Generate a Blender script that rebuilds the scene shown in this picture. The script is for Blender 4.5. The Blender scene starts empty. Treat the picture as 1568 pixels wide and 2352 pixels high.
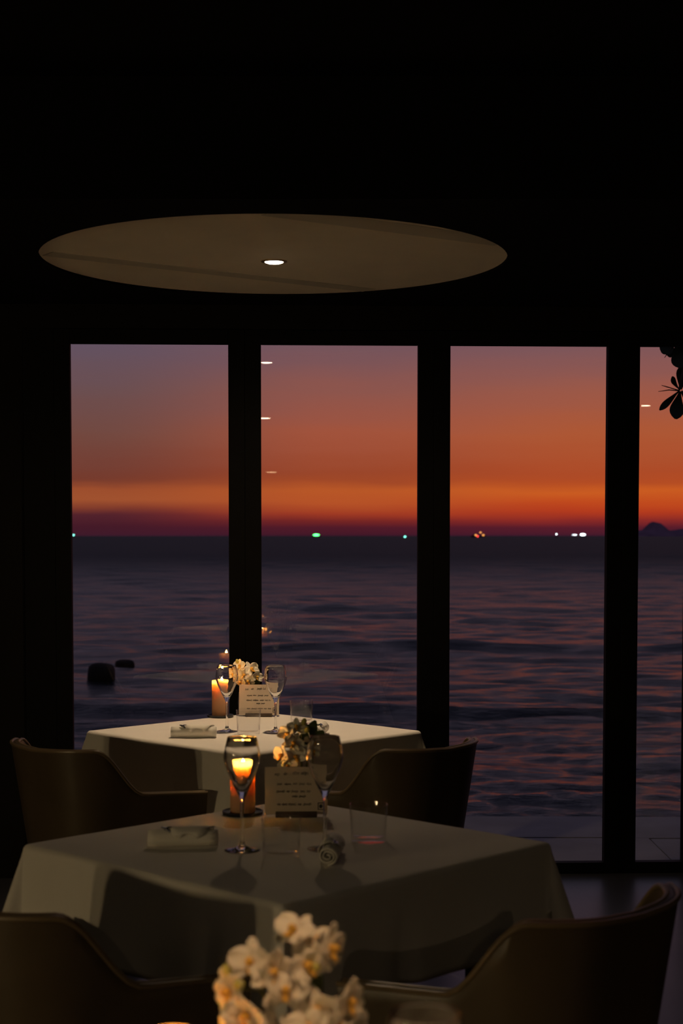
import bpy, bmesh, math, random
import numpy as np
from mathutils import Vector, Matrix

scene = bpy.context.scene
C = scene.collection
random.seed(7)
rng = np.random.default_rng(7)

def lin(r, g, b):
    def f(c):
        c /= 255.0
        return c / 12.92 if c <= 0.04045 else ((c + 0.055) / 1.055) ** 2.4
    return (f(r), f(g), f(b), 1.0)

# ------------------------------------------------------------------ camera
F_PX, HORIZON, PITCH = 3600.0, 1230.5, 0.0514
cam_d = bpy.data.cameras.new('camera')
cam = bpy.data.objects.new('camera', cam_d)
C.objects.link(cam)
cam.location = (0, 0, 1.43)
cam.rotation_euler = (math.pi / 2 - PITCH, 0, 0)
cam_d.sensor_fit = 'VERTICAL'
cam_d.sensor_height = 36.0
cam_d.sensor_width = 24.0
cam_d.lens = 36.0 * F_PX / 2352.0
cam_d.shift_y = (HORIZON + F_PX * math.tan(PITCH) - 1176.0) / 2352.0
cam_d.clip_start, cam_d.clip_end = 0.05, 40000
cam_d.dof.use_dof = True
cam_d.dof.focus_distance = 6.2
cam_d.dof.aperture_fstop = 5.4
scene.camera = cam

# ------------------------------------------------------------------ exposure
vs = scene.view_settings
vs.view_transform = 'Standard'
vs.look = 'None'
vs.exposure = 0.0
vs.gamma = 1.0
vs.use_curve_mapping = False
scene.cycles.sample_clamp_indirect = 100.0

# ------------------------------------------------------------------ sky at dusk
world = bpy.data.worlds.new('dusk_sky')
scene.world = world
world.use_nodes = True
nt = world.node_tree
nt.nodes.clear()
N, L = nt.nodes.new, nt.links.new

def wmath(op, a, b=None, c=None):
    n = N('ShaderNodeMath'); n.operation = op
    for i, v in enumerate((a, b, c)):
        if v is None: continue
        if isinstance(v, (int, float)): n.inputs[i].default_value = v
        else: L(v, n.inputs[i])
    return n.outputs[0]

geo = N('ShaderNodeTexCoord')
sep = N('ShaderNodeSeparateXYZ'); L(geo.outputs['Generated'], sep.inputs[0])
elev = wmath('MULTIPLY', wmath('ARCSINE', sep.outputs[2]), 57.2958)
azim = wmath('MULTIPLY', wmath('ARCTAN2', sep.outputs[0], sep.outputs[1]), 57.2958)
# thin streaks of haze: noise stretched along the horizon lifts and lowers the bands
cmb = N('ShaderNodeCombineXYZ')
L(wmath('MULTIPLY', azim, 0.16), cmb.inputs[0]); L(wmath('MULTIPLY', elev, 1.5), cmb.inputs[1])
ns = N('ShaderNodeTexNoise'); ns.inputs['Scale'].default_value = 1.0; ns.inputs['Detail'].default_value = 3.0
L(cmb.outputs[0], ns.inputs['Vector'])
wob = wmath('MULTIPLY', wmath('SUBTRACT', ns.outputs[0], 0.5), wmath('MINIMUM', wmath('MULTIPLY', wmath('ABSOLUTE', elev), 0.38), 0.7))
tilt = wmath('MULTIPLY', wmath('MAXIMUM', wmath('SUBTRACT', azim, 2.0), 0.0), 0.012)
el = wmath('MAXIMUM', wmath('ADD', elev, wob), 0.0)
fac = wmath('POWER', wmath('DIVIDE', el, 90.0), 0.4)

def sky_ramp(stops):
    r = N('ShaderNodeValToRGB')
    e = r.color_ramp.elements
    while len(e) > 1: e.remove(e[-1])
    for i, (deg, col) in enumerate(stops):
        p = (deg / 90.0) ** 0.4
        s = e[0] if i == 0 else e.new(p)
        s.position = p
        s.color = lin(*col)
    L(fac, r.inputs[0])
    return r.outputs[0]
UP = [(12, (102, 90, 106)), (25, (92, 88, 108)), (50, (72, 74, 98)), (90, (56, 61, 87))]
left = sky_ramp([(0.0, (62, 28, 46)), (0.35, (72, 28, 42)), (0.75, (86, 36, 46)), (0.98, (134, 62, 46)), (1.3, (168, 86, 50)), (1.75, (164, 82, 48)),
                 (2.05, (124, 62, 47)), (2.5, (122, 66, 54)), (3.7, (120, 77, 68)), (5.3, (112, 83, 85)), (6.9, (104, 86, 101))] + UP)
mid = sky_ramp([(0.0, (56, 24, 42)), (0.3, (84, 28, 42)), (0.55, (124, 40, 38)), (0.8, (168, 62, 38)), (1.2, (190, 86, 42)), (1.65, (194, 92, 42)),
                (2.0, (168, 76, 42)), (2.3, (162, 74, 45)), (3.7, (170, 88, 64)), (5.3, (148, 90, 81)), (6.9, (120, 88, 96))] + UP)
right = sky_ramp([(0.0, (54, 26, 46)), (0.3, (92, 30, 44)), (0.55, (144, 44, 40)), (0.85, (188, 62, 32)), (1.2, (202, 78, 32)), (1.6, (212, 97, 36)),
                  (1.95, (188, 80, 38)), (2.3, (182, 79, 42)), (3.7, (182, 92, 56)), (5.3, (160, 93, 78)), (6.9, (126, 90, 96))] + UP)
dusk = sky_ramp([(0.0, (40, 36, 52)), (3, (56, 50, 70)), (8, (62, 58, 82))] + UP[1:])

def wmix(a, b, f):
    m = N('ShaderNodeMix'); m.data_type = 'RGBA'; m.clamp_factor = True
    L(f, m.inputs[0]); L(a, m.inputs[6]); L(b, m.inputs[7])
    return m.outputs[2]
def wstep(x, lo, hi):
    m = N('ShaderNodeMapRange'); m.interpolation_type = 'SMOOTHSTEP'
    L(x, m.inputs[0]); m.inputs[1].default_value = lo; m.inputs[2].default_value = hi
    return m.outputs[0]
sky = wmix(wmix(left, mid, wstep(azim, -9, 0)), right, wstep(azim, 0, 9))
sky = wmix(sky, dusk, wstep(wmath('ABSOLUTE', wmath('SUBTRACT', azim, 8.0)), 25, 110))
bg = N('ShaderNodeBackground'); L(sky, bg.inputs[0]); bg.inputs[1].default_value = 1.0
out = N('ShaderNodeOutputWorld'); L(bg.outputs[0], out.inputs[0])

# ------------------------------------------------------------------ materials
MATS = {}
def mat(name, col=(0.5, 0.5, 0.5), rough=0.6, metal=0.0, spec=0.5, noise=None, bump=None, emit=None, **kw):
    if name in MATS: return MATS[name]
    m = bpy.data.materials.new(name); m.use_nodes = True
    t = m.node_tree; p = t.nodes['Principled BSDF']
    p.inputs['Base Color'].default_value = (*col[:3], 1)
    p.inputs['Roughness'].default_value = rough
    p.inputs['Metallic'].default_value = metal
    p.inputs['Specular IOR Level'].default_value = spec
    if emit:
        p.inputs['Emission Color'].default_value = (*emit[:3], 1)
        p.inputs['Emission Strength'].default_value = emit[3]
    for k, v in kw.items():
        p.inputs[k.replace('_', ' ')].default_value = v
    tc = t.nodes.new('ShaderNodeTexCoord')
    if noise:
        sc, amt = noise
        n = t.nodes.new('ShaderNodeTexNoise'); n.inputs['Scale'].default_value = sc; n.inputs['Detail'].default_value = 5
        t.links.new(tc.outputs['Object'], n.inputs['Vector'])
        r = t.nodes.new('ShaderNodeValToRGB')
        r.color_ramp.elements[0].position, r.color_ramp.elements[1].position = 0.3, 0.7
        r.color_ramp.elements[0].color = (*[c * (1 - amt) for c in col[:3]], 1)
        r.color_ramp.elements[1].color = (*[min(1, c * (1 + amt)) for c in col[:3]], 1)
        t.links.new(n.outputs[0], r.inputs[0]); t.links.new(r.outputs[0], p.inputs['Base Color'])
    if bump:
        sc, st = bump
        n = t.nodes.new('ShaderNodeTexNoise'); n.inputs['Scale'].default_value = sc; n.inputs['Detail'].default_value = 3
        t.links.new(tc.outputs['Object'], n.inputs['Vector'])
        b = t.nodes.new('ShaderNodeBump'); b.inputs['Strength'].default_value = st; b.inputs['Distance'].default_value = 0.002
        t.links.new(n.outputs[0], b.inputs['Height']); t.links.new(b.outputs[0], p.inputs['Normal'])
    MATS[name] = m
    return m

def glass_mat(name, ior=1.45, tint=(1, 1, 1)):
    m = bpy.data.materials.new(name); m.use_nodes = True
    t = m.node_tree; t.nodes.clear()
    g = t.nodes.new('ShaderNodeBsdfGlass'); g.inputs['IOR'].default_value = ior
    g.inputs['Roughness'].default_value = 0.0; g.inputs['Color'].default_value = (*tint, 1)
    o = t.nodes.new('ShaderNodeOutputMaterial'); t.links.new(g.outputs[0], o.inputs[0])
    MATS[name] = m
    return m

def pane_mat(name):
    m = bpy.data.materials.new(name); m.use_nodes = True
    t = m.node_tree; t.nodes.clear()
    tr = t.nodes.new('ShaderNodeBsdfTransparent'); tr.inputs[0].default_value = (0.985, 0.985, 0.985, 1)
    gl = t.nodes.new('ShaderNodeBsdfGlossy'); gl.inputs['Roughness'].default_value = 0.0
    lw = t.nodes.new('ShaderNodeLayerWeight'); lw.inputs[0].default_value = 0.5
    pw = t.nodes.new('ShaderNodeMath'); pw.operation = 'POWER'; pw.inputs[1].default_value = 5.0; t.links.new(lw.outputs['Facing'], pw.inputs[0])
    fr = t.nodes.new('ShaderNodeMath'); fr.operation = 'MULTIPLY_ADD'; fr.inputs[1].default_value = 0.9; fr.inputs[2].default_value = 0.042; t.links.new(pw.outputs[0], fr.inputs[0])
    mx = t.nodes.new('ShaderNodeMixShader'); o = t.nodes.new('ShaderNodeOutputMaterial')
    t.links.new(fr.outputs[0], mx.inputs[0]); t.links.new(tr.outputs[0], mx.inputs[1]); t.links.new(gl.outputs[0], mx.inputs[2])
    t.links.new(mx.outputs[0], o.inputs[0])
    MATS[name] = m
    return m

mat('ceiling_black', (0.0025, 0.0025, 0.0024), 0.9, spec=0.15, noise=(3, 0.2))
mat('wall_dark', (0.006, 0.005, 0.004), 0.8, spec=0.2, noise=(4, 0.25))
mat('plaster', (0.88, 0.77, 0.60), 0.85, noise=(5, 0.03), bump=(60, 0.1))
mat('plaster_shade', (0.64, 0.57, 0.455), 0.85, noise=(5, 0.03))  # darker plaster colour, painted shade for the bands across the disc
mat('floor_stone', (0.045, 0.045, 0.05), 0.32, noise=(2.5, 0.25), bump=(9, 0.15))
mat('frame_black', (0.0035, 0.0034, 0.0033), 0.7, spec=0.15, noise=(20, 0.2))
mat('terrace_stone', (0.26, 0.235, 0.22), 0.75, noise=(3, 0.18), bump=(25, 0.4))
mat('joint_dark', (0.10, 0.095, 0.10), 0.9, noise=(10, 0.2))
mat('linen', (0.80, 0.77, 0.72), 0.85, noise=(9, 0.02), bump=(900, 0.25), Sheen_Weight=0.15)
mat('napkin_linen', (0.80, 0.78, 0.72), 0.85, noise=(12, 0.02), bump=(700, 0.25))
mat('leather', (0.095, 0.068, 0.038), 0.42, noise=(6, 0.15), bump=(180, 0.25))
mat('leather_piping', (0.20, 0.145, 0.085), 0.35, noise=(6, 0.15))
mat('metal_dark', (0.02, 0.019, 0.018), 0.4, metal=0.6, noise=(15, 0.2))
mat('table_wood', (0.10, 0.06, 0.035), 0.5, noise=(8, 0.3))
mat('wood_dark', (0.05, 0.032, 0.02), 0.5, noise=(14, 0.35))
mat('slate', (0.018, 0.018, 0.022), 0.5, noise=(30, 0.3))
mat('paper', (0.58, 0.48, 0.38), 0.8, noise=(15, 0.04))
mat('ink', (0.02, 0.018, 0.02), 0.6, noise=(30, 0.1))
mat('wick', (0.02, 0.015, 0.01), 0.9, noise=(90, 0.2))
mat('silver', (0.55, 0.55, 0.58), 0.25, metal=1.0, noise=(30, 0.1))
mat('orchid_white', (0.80, 0.74, 0.62), 0.6, noise=(22, 0.05), Subsurface_Weight=0.25, Subsurface_Radius=(0.01, 0.007, 0.004))
mat('orchid_lip', (0.75, 0.42, 0.06), 0.55, noise=(30, 0.2))
mat('orchid_bud', (0.50, 0.47, 0.12), 0.55, noise=(30, 0.15))
mat('orchid_stem', (0.16, 0.17, 0.04), 0.5, noise=(30, 0.2))
mat('orchid_leaf', (0.055, 0.08, 0.02), 0.35, noise=(14, 0.25))
mat('ceramic', (0.30, 0.28, 0.25), 0.35, noise=(20, 0.05))
mat('bark', (0.05, 0.035, 0.025), 0.9, noise=(12, 0.4), bump=(30, 0.6))
mat('tree_leaf', (0.018, 0.024, 0.008), 0.6, spec=0.25, noise=(10, 0.25))
mat('rock', (0.004, 0.004, 0.0035), 0.8, spec=0.15, noise=(4, 0.4), bump=(12, 0.6))
mat('boat_hull', (0.02, 0.015, 0.015), 0.6, noise=(1, 0.3))
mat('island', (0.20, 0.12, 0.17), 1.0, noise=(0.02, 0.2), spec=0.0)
mat('brass', (0.45, 0.30, 0.12), 0.3, metal=1.0, noise=(30, 0.1))
mat('reflector', (0.75, 0.55, 0.32), 0.3, metal=1.0, noise=(30, 0.05))
mat('lamp_glow', (1, 1, 1), 0.5, emit=(1.0, 0.80, 0.55, 40.0))
mat('globe_glow', (1, 1, 1), 0.5, emit=(1.0, 0.72, 0.36, 180.0))
mat('pendant_glow', (1, 1, 1), 0.5, emit=(1.0, 0.72, 0.38, 16.0))
mat('flame', (1, 1, 1), 0.5, emit=(1.0, 0.47, 0.12, 180.0))
mat('flame_sheltered', (1, 1, 1), 0.5, emit=(1.0, 0.50, 0.14, 300.0))
for nm, c in (('light_green', (0.06, 1.0, 0.14, 8.0)), ('light_white', (0.80, 0.95, 1.0, 7.0)), ('light_amber', (1.0, 0.40, 0.08, 1.6)),
              ('light_red', (1.0, 0.05, 0.04, 3.0)), ('light_teal', (0.2, 1.0, 0.75, 4.0))):
    mat(nm, (0.5, 0.5, 0.5), 0.5, emit=c)
def wax_mat(name):
    m = bpy.data.materials.new(name); m.use_nodes = True
    t = m.node_tree; t.nodes.clear()
    tc = t.nodes.new('ShaderNodeTexCoord'); n = t.nodes.new('ShaderNodeTexNoise'); n.inputs['Scale'].default_value = 40
    t.links.new(tc.outputs['Object'], n.inputs['Vector'])
    r = t.nodes.new('ShaderNodeValToRGB'); r.color_ramp.elements[0].color = (0.80, 0.66, 0.48, 1); r.color_ramp.elements[1].color = (0.88, 0.76, 0.58, 1)
    t.links.new(n.outputs[0], r.inputs[0])
    d = t.nodes.new('ShaderNodeBsdfDiffuse'); t.links.new(r.outputs[0], d.inputs[0])
    tl = t.nodes.new('ShaderNodeBsdfTranslucent'); tl.inputs[0].default_value = (1.0, 0.74, 0.38, 1)
    mx = t.nodes.new('ShaderNodeMixShader'); mx.inputs[0].default_value = 0.68
    o = t.nodes.new('ShaderNodeOutputMaterial')
    t.links.new(d.outputs[0], mx.inputs[1]); t.links.new(tl.outputs[0], mx.inputs[2]); t.links.new(mx.outputs[0], o.inputs[0])
    MATS[name] = m
wax_mat('wax')
glass_mat('wine_glass_clear', 1.48, (0.99, 0.99, 0.99))
pane_mat('pane_clear')
pane_mat('thin_glass')

# ------------------------------------------------------------------ mesh helpers
class MB:
    def __init__(s): s.v, s.f = [], []
    def add(s, v, f):
        o = len(s.v); s.v += [tuple(map(float, p)) for p in v]; s.f += [tuple(i + o for i in q) for q in f]; return s
    def box(s, x0, x1, y0, y1, z0, z1, bev=0.0):
        b = bmesh.new(); bmesh.ops.create_cube(b, size=1)
        for v in b.verts:
            v.co = ((x0 + x1) / 2 + v.co.x * (x1 - x0), (y0 + y1) / 2 + v.co.y * (y1 - y0), (z0 + z1) / 2 + v.co.z * (z1 - z0))
        if bev: bmesh.ops.bevel(b, geom=b.edges[:], offset=bev, segments=2, affect='EDGES', profile=0.5)
        b.verts.index_update()
        s.add([v.co[:] for v in b.verts], [[v.index for v in q.verts] for q in b.faces]); b.free(); return s
    def lathe(s, prof, n=32, ox=0, oy=0, oz=0):
        v, f = [], []; rings = []
        for r, z in prof:
            if r < 1e-6: rings.append([len(v)]); v.append((ox, oy, oz + z))
            else:
                rings.append(list(range(len(v), len(v) + n)))
                v += [(ox + r * math.cos(2 * math.pi * i / n), oy + r * math.sin(2 * math.pi * i / n), oz + z) for i in range(n)]
        for a, b in zip(rings, rings[1:]):
            for i in range(n):
                j = (i + 1) % n
                if len(a) == 1 and len(b) == 1: continue
                if len(a) == 1: f.append((a[0], b[j], b[i]))
                elif len(b) == 1: f.append((a[i], a[j], b[0]))
                else: f.append((a[i], a[j], b[j], b[i]))
        return s.add(v, f)
    def tube(s, pts, r, n=8):
        pts = [Vector(p) for p in pts]
        rr = r if isinstance(r, (list, tuple)) else [r] * len(pts)
        v, f = [], []
        up = Vector((0.13, 0.31, 0.94)).normalized()
        for i, p in enumerate(pts):
            t = (pts[min(i + 1, len(pts) - 1)] - pts[max(i - 1, 0)]).normalized()
            u = up - t * up.dot(t)
            if u.length < 1e-3: u = t.orthogonal()
            u.normalize(); w = t.cross(u); up = u
            v += [p + (u * math.cos(2 * math.pi * k / n) + w * math.sin(2 * math.pi * k / n)) * rr[i] for k in range(n)]
        for i in range(len(pts) - 1):
            for k in range(n):
                a, b = i * n + k, i * n + (k + 1) % n
                f.append((a, b, b + n, a + n))
        f.append(tuple(range(n - 1, -1, -1))); f.append(tuple(range((len(pts) - 1) * n, len(pts) * n)))
        return s.add(v, f)
    def mesh(s, name, m=None, smooth=True, sharp=None):
        me = bpy.data.meshes.new(name); me.from_pydata(s.v, [], s.f)
        b = bmesh.new(); b.from_mesh(me); bmesh.ops.recalc_face_normals(b, faces=b.faces[:]); b.to_mesh(me); b.free()
        if m: me.materials.append(MATS[m])
        if smooth:
            me.polygons.foreach_set('use_smooth', [True] * len(me.polygons))
            if sharp: me.set_sharp_from_angle(angle=math.radians(sharp))
        me.update(); return me
    def build(s, name, m=None, parent=None, smooth=True, sharp=35, loc=None, rot=None):
        return link(name, s.mesh(name, m, smooth, sharp), parent, loc, rot)

def link(name, data, parent=None, loc=None, rot=None):
    o = bpy.data.objects.new(name, data); C.objects.link(o)
    if parent: o.parent = parent
    if loc is not None: o.location = loc
    if rot is not None: o.rotation_euler = rot
    return o
def empty(name, loc=(0, 0, 0), rz=0.0, parent=None):
    o = link(name, None, parent, loc, (0, 0, rz)); o.empty_display_size = 0.1; return o
def tag(o, label=None, cat=None, group=None, kind=None):
    if label: o['label'] = label
    if cat: o['category'] = cat
    if group: o['group'] = group
    if kind: o['kind'] = kind
    return o
def copy_tree(o, parent=None):
    c = o.copy(); C.objects.link(c)
    if parent: c.parent = parent
    for ch in [x for x in bpy.data.objects if x.parent == o]: copy_tree(ch, c)
    return c
def structure(o, label=None): return tag(o, label, kind='structure')

# ------------------------------------------------------------------ room shell
ROOM_L, ROOM_R, ROOM_B = -5.6, 6.0, -9.6
YAW = math.atan(0.042)
WALL_Y = 6.534
CEIL, CEIL_HI, STEP_Y = 2.38, 2.72, 4.50
structure(MB().box(ROOM_L, ROOM_R, ROOM_B, 6.80, -0.12, 0.0).build('floor', 'floor_stone', smooth=False), 'dark polished stone floor of the dining room')

# low ceiling with a round opening, and the higher ceiling behind it
DISC = (-0.232, 5.487); DISC_R = 0.803
mb = MB(); n = 96
ring = [(DISC[0] + DISC_R * math.cos(2 * math.pi * i / n), DISC[1] + DISC_R * math.sin(2 * math.pi * i / n)) for i in range(n)]
def to_rect(i):
    a = 2 * math.pi * i / n; dx, dy = math.cos(a), math.sin(a); t = 1e9
    if dx > 1e-9: t = min(t, (1.5 - DISC[0]) / dx)
    if dx < -1e-9: t = min(t, (-2.0 - DISC[0]) / dx)
    if dy > 1e-9: t = min(t, (6.42 - DISC[1]) / dy)
    if dy < -1e-9: t = min(t, (STEP_Y - DISC[1]) / dy)
    return (DISC[0] + dx * t, DISC[1] + dy * t)
v = [(*p, CEIL) for p in ring] + [(*to_rect(i), CEIL) for i in range(n)] + [(*p, CEIL + 0.012) for p in ring]
f = []
for i in range(n):
    j = (i + 1) % n
    f += [(i, j, n + j, n + i), (i, 2 * n + i, 2 * n + j, j)]
mb.add(v, f)
def quad_at(z, x0, x1, y0, y1): mb.add([(x0, y0, z), (x1, y0, z), (x1, y1, z), (x0, y1, z)], [(0, 1, 2, 3)])
# corners left between the fan and the rectangle
for cx, cy in ((1.5, 6.42), (-2.0, 6.42), (-2.0, STEP_Y), (1.5, STEP_Y)):
    best = sorted(range(n), key=lambda i: (to_rect(i)[0] - cx) ** 2 + (to_rect(i)[1] - cy) ** 2)[:2]
    a, b = to_rect(best[0]), to_rect(best[1])
    mb.add([(*a, CEIL), (*b, CEIL), (cx, cy, CEIL)], [(0, 1, 2)])
quad_at(CEIL, ROOM_L, -2.0, STEP_Y, 6.42); quad_at(CEIL, 1.5, ROOM_R, STEP_Y, 6.42); quad_at(CEIL, ROOM_L, ROOM_R, 6.42, 6.95)
mb.box(ROOM_L, ROOM_R, STEP_Y - 0.02, STEP_Y, CEIL, CEIL_HI + 0.1)
mb.box(ROOM_L, ROOM_R, ROOM_B, STEP_Y, CEIL_HI, CEIL_HI + 0.1)
mb.box(ROOM_L, ROOM_R, STEP_Y, 6.95, CEIL + 0.06, CEIL + 0.5)
structure(mb.build('ceiling', 'ceiling_black', smooth=False), 'black painted ceiling with a round opening over the window table')
for nm, b in (('wall_left', (ROOM_L - 0.1, ROOM_L, ROOM_B, 6.2, 0, CEIL_HI)), ('wall_right', (ROOM_R, ROOM_R + 0.1, ROOM_B, 6.9, 0, CEIL_HI)),
              ('wall_back', (ROOM_L, ROOM_R, ROOM_B - 0.1, ROOM_B, 0, CEIL_HI))):
    structure(MB().box(*b).build(nm, 'wall_dark', smooth=False), 'dark ' + nm.replace('_', ' ') + ' of the dining room')

# window wall, in wall coordinates: s along the wall, t outward
def wall_obj(name, mb, m, parent=None, smooth=False):
    o = mb.build(name, m, parent, smooth)
    if parent is None: o.location = (0, WALL_Y, 0); o.rotation_euler = (0, 0, YAW)
    return o
HEAD, SILL, FD = 2.221, 0.047, 0.045
structure(wall_obj('wall_window', MB().box(-5.5, -1.312, 0.012, 0.12, 0, CEIL + 0.05), 'wall_dark'), 'dark wall panel left of the glass doors')
structure(wall_obj('wall_window_head', MB().box(-1.312, 6.2, 0, 0.12, HEAD + 0.06, CEIL + 0.05).box(2.28, 6.2, 0, 0.12, 0, HEAD + 0.06), 'wall_dark'), 'dark wall above the glass doors')
structure(wall_obj('trim_1', MB().box(-1.310, -1.184, 0, 0.07, 0, HEAD + 0.06, 0.002), 'frame_black'), 'black jamb post beside the first glass door')
leaves = [(-1.1838, -0.4006, -1.118, -0.468), (-0.4004, 0.3854, -0.333, 0.319), (0.3856, 1.1769, 0.453, 1.113), (1.1771, 1.5089, 1.247, 1.449), (1.5091, 2.2798, 1.577, 2.21)]
for i, (a, b, ga, gb) in enumerate(leaves):
    e = empty('door_%d' % (i + 1)); e.location = (0, WALL_Y, 0); e.rotation_euler = (0, 0, YAW)
    structure(e, ['black framed glass door beside the jamb post', 'black framed glass door behind the window table', 'black framed glass door with the white boat light',
                  'narrow black framed glass door with leaves outside', 'black framed glass door beyond the narrow one'][i])
    g = 0.002
    MB().box(a, ga, 0, FD, 0, HEAD + 0.058, 0.002).build('stile', 'frame_black', e, False)
    MB().box(gb, b, 0, FD, 0, HEAD + 0.058, 0.002).build('stile', 'frame_black', e, False)
    MB().box(ga, gb, 0, FD, HEAD, HEAD + 0.058, 0.002).build('rail', 'frame_black', e, False)
    MB().box(ga, gb, 0, FD, 0, SILL, 0.002).build('rail', 'frame_black', e, False)
    mc, mh = (ga + gb) / 2, (gb - ga) / 2 + 0.008
    pn = MB().box(-mh, mh, -0.003, 0.003, SILL - 0.008, HEAD + 0.008).build('pane', 'pane_clear', e, False, loc=(mc, 0.021, 0))
    if i == 0: pn.rotation_euler[2] = math.radians(0.9)      # sits a hair askew in its frame

# ------------------------------------------------------------------ terrace outside, slab by slab
ter = structure(empty('terrace'), 'grey stone terrace outside the glass doors')
MB().box(-8, 8, 6.80, 7.95, -1.6, -0.03).build('terrace_bed', 'joint_dark', ter, False)
slab_me = MB().box(-0.596, 0.596, -0.277, 0.277, -0.04, 0.0, 0.004).mesh('paving_slab', 'terrace_stone', False)
for r in range(2):
    for c in range(-5, 6):
        link('paving_slab', slab_me, ter, (1.46 + 0.6 + c * 1.2 - (0.0 if r == 0 else 0.13), 7.092 + r * 0.575, -0.003 + 0.002 * ((c * 7 + r * 3) % 3 - 1)))

# ------------------------------------------------------------------ sea: real waves, wide rows far out
SEA = -1.0
ys = [7.9]
while ys[-1] < 14000: ys.append(ys[-1] + 0.038 * (max(ys[-1], 11.0) / 11.0) ** 1.25)
ys = np.array(ys)
side = [1.15, 1.45, 2.0, 3.0, 5.0, 9.0, 16.0]      # coarse columns out to the sides
u = np.array([-q for q in side[::-1]] + list(np.linspace(-1, 1, 340)) + side); nc = len(u)
Y = np.repeat(ys[:, None], nc, 1); X = u[None, :] * (0.34 * ys[:, None] + 2.5) + 0.08 * Y
step = np.gradient(ys)[:, None]
Z = np.zeros_like(X)
wr = np.random.default_rng(21)
for k in range(64):
    wl = 0.24 * (8.0 / 0.24) ** ((k / 63.0) ** 1.35)
    ang = wr.normal(0, 0.60 if wl < 0.8 else 0.48)
    amp = (0.018 if wl < 0.9 else 0.0070) * wl ** 0.80 * wr.uniform(0.5, 1.2) / 1.5
    lo, hi = (14, 42) if wl < 2.4 else (40, 130)
    amp = amp * (1 + (1.7 if wl >= 0.9 else 0.3) * np.clip((Y - lo) / (hi - lo), 0, 1))   # choppier offshore
    kk = 2 * math.pi / wl
    kx, ky = kk * math.sin(ang), -kk * math.cos(ang)
    fade = np.clip((wl / np.maximum(step, 1e-6) - 3.0) / 4.0, 0, 1)
    # wave groups so that crests come and go along the shore
    env = 0.55 + 0.45 * np.sin(X * kk * 0.19 * wr.uniform(0.6, 1.4) + Y * kk * 0.06 + wr.uniform(0, 6.28))
    ph = kx * X + ky * Y + wr.uniform(0, 6.28)
    Z += amp * fade * env * (np.sin(ph) + 0.25 * np.sin(2 * ph + 0.6))
def swell(y0, h, w, wig, ph):
    d = Y - (y0 + wig * np.sin(X * 0.16 + ph) + 0.3 * wig * np.sin(X * 0.55 + ph * 2))
    hh = h * (0.8 + 0.25 * np.sin(X * 0.4 + ph))
    return hh * np.where(d < 0, np.exp(-(d / (w * 0.30)) ** 2), np.exp(-(d / w) ** 2))
Z += swell(33.5, 0.13, 1.1, 0.5, 0.4) + swell(21.4, 0.115, 0.8, 0.3, 1.7) + swell(52, 0.10, 2.5, 1.2, 2.0)
Z *= np.clip(1.6 - np.abs(u), 0, 1)[None, :]
Z += SEA - 0.03
nr = len(ys)
verts = np.stack([X, Y, Z], -1).reshape(-1, 3)
i0 = (np.arange(nr - 1)[:, None] * nc + np.arange(nc - 1)[None, :]).reshape(-1)
quads = np.stack([i0, i0 + 1, i0 + nc + 1, i0 + nc], 1).astype(np.int32)
me = bpy.data.meshes.new('sea')
me.vertices.add(len(verts)); me.vertices.foreach_set('co', verts.ravel())
me.loops.add(quads.size); me.loops.foreach_set('vertex_index', quads.ravel())
me.polygons.add(len(quads)); me.polygons.foreach_set('loop_start', np.arange(0, quads.size, 4, dtype=np.int32))
me.polygons.foreach_set('loop_total', np.full(len(quads), 4, np.int32))
me.polygons.foreach_set('use_smooth', np.ones(len(quads), bool)); me.update()
m = bpy.data.materials.new('sea_water'); m.use_nodes = True; t = m.node_tree; p = t.nodes['Principled BSDF']
p.inputs['Base Color'].default_value = (0.008, 0.009, 0.012, 1); p.inputs['IOR'].default_value = 1.33
tc = t.nodes.new('ShaderNodeTexCoord'); mp = t.nodes.new('ShaderNodeMapping'); mp.inputs['Scale'].default_value = (0.35, 1.0, 1.0)
t.links.new(tc.outputs['Object'], mp.inputs[0])
nz = t.nodes.new('ShaderNodeTexNoise'); nz.inputs['Scale'].default_value = 1.1; nz.inputs['Detail'].default_value = 8; nz.inputs['Roughness'].default_value = 0.62
t.links.new(mp.outputs[0], nz.inputs['Vector'])
bp = t.nodes.new('ShaderNodeBump'); bp.inputs['Strength'].default_value = 0.8; bp.inputs['Distance'].default_value = 0.35
t.links.new(nz.outputs[0], bp.inputs['Height']); t.links.new(bp.outputs[0], p.inputs['Normal'])
sp = t.nodes.new('ShaderNodeSeparateXYZ'); t.links.new(tc.outputs['Object'], sp.inputs[0])
mr = t.nodes.new('ShaderNodeMapRange'); mr.interpolation_type = 'SMOOTHSTEP'   # small ripples too fine to model: rougher far out
mr.inputs[1].default_value = 10; mr.inputs[2].default_value = 200; mr.inputs[3].default_value = 0.16; mr.inputs[4].default_value = 0.62
t.links.new(sp.outputs[1], mr.inputs[0]); t.links.new(mr.outputs[0], p.inputs['Roughness'])
MATS['sea_water'] = m; me.materials.append(m)
structure(link('sea', me), 'dark rippled sea under the sunset sky')

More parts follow.
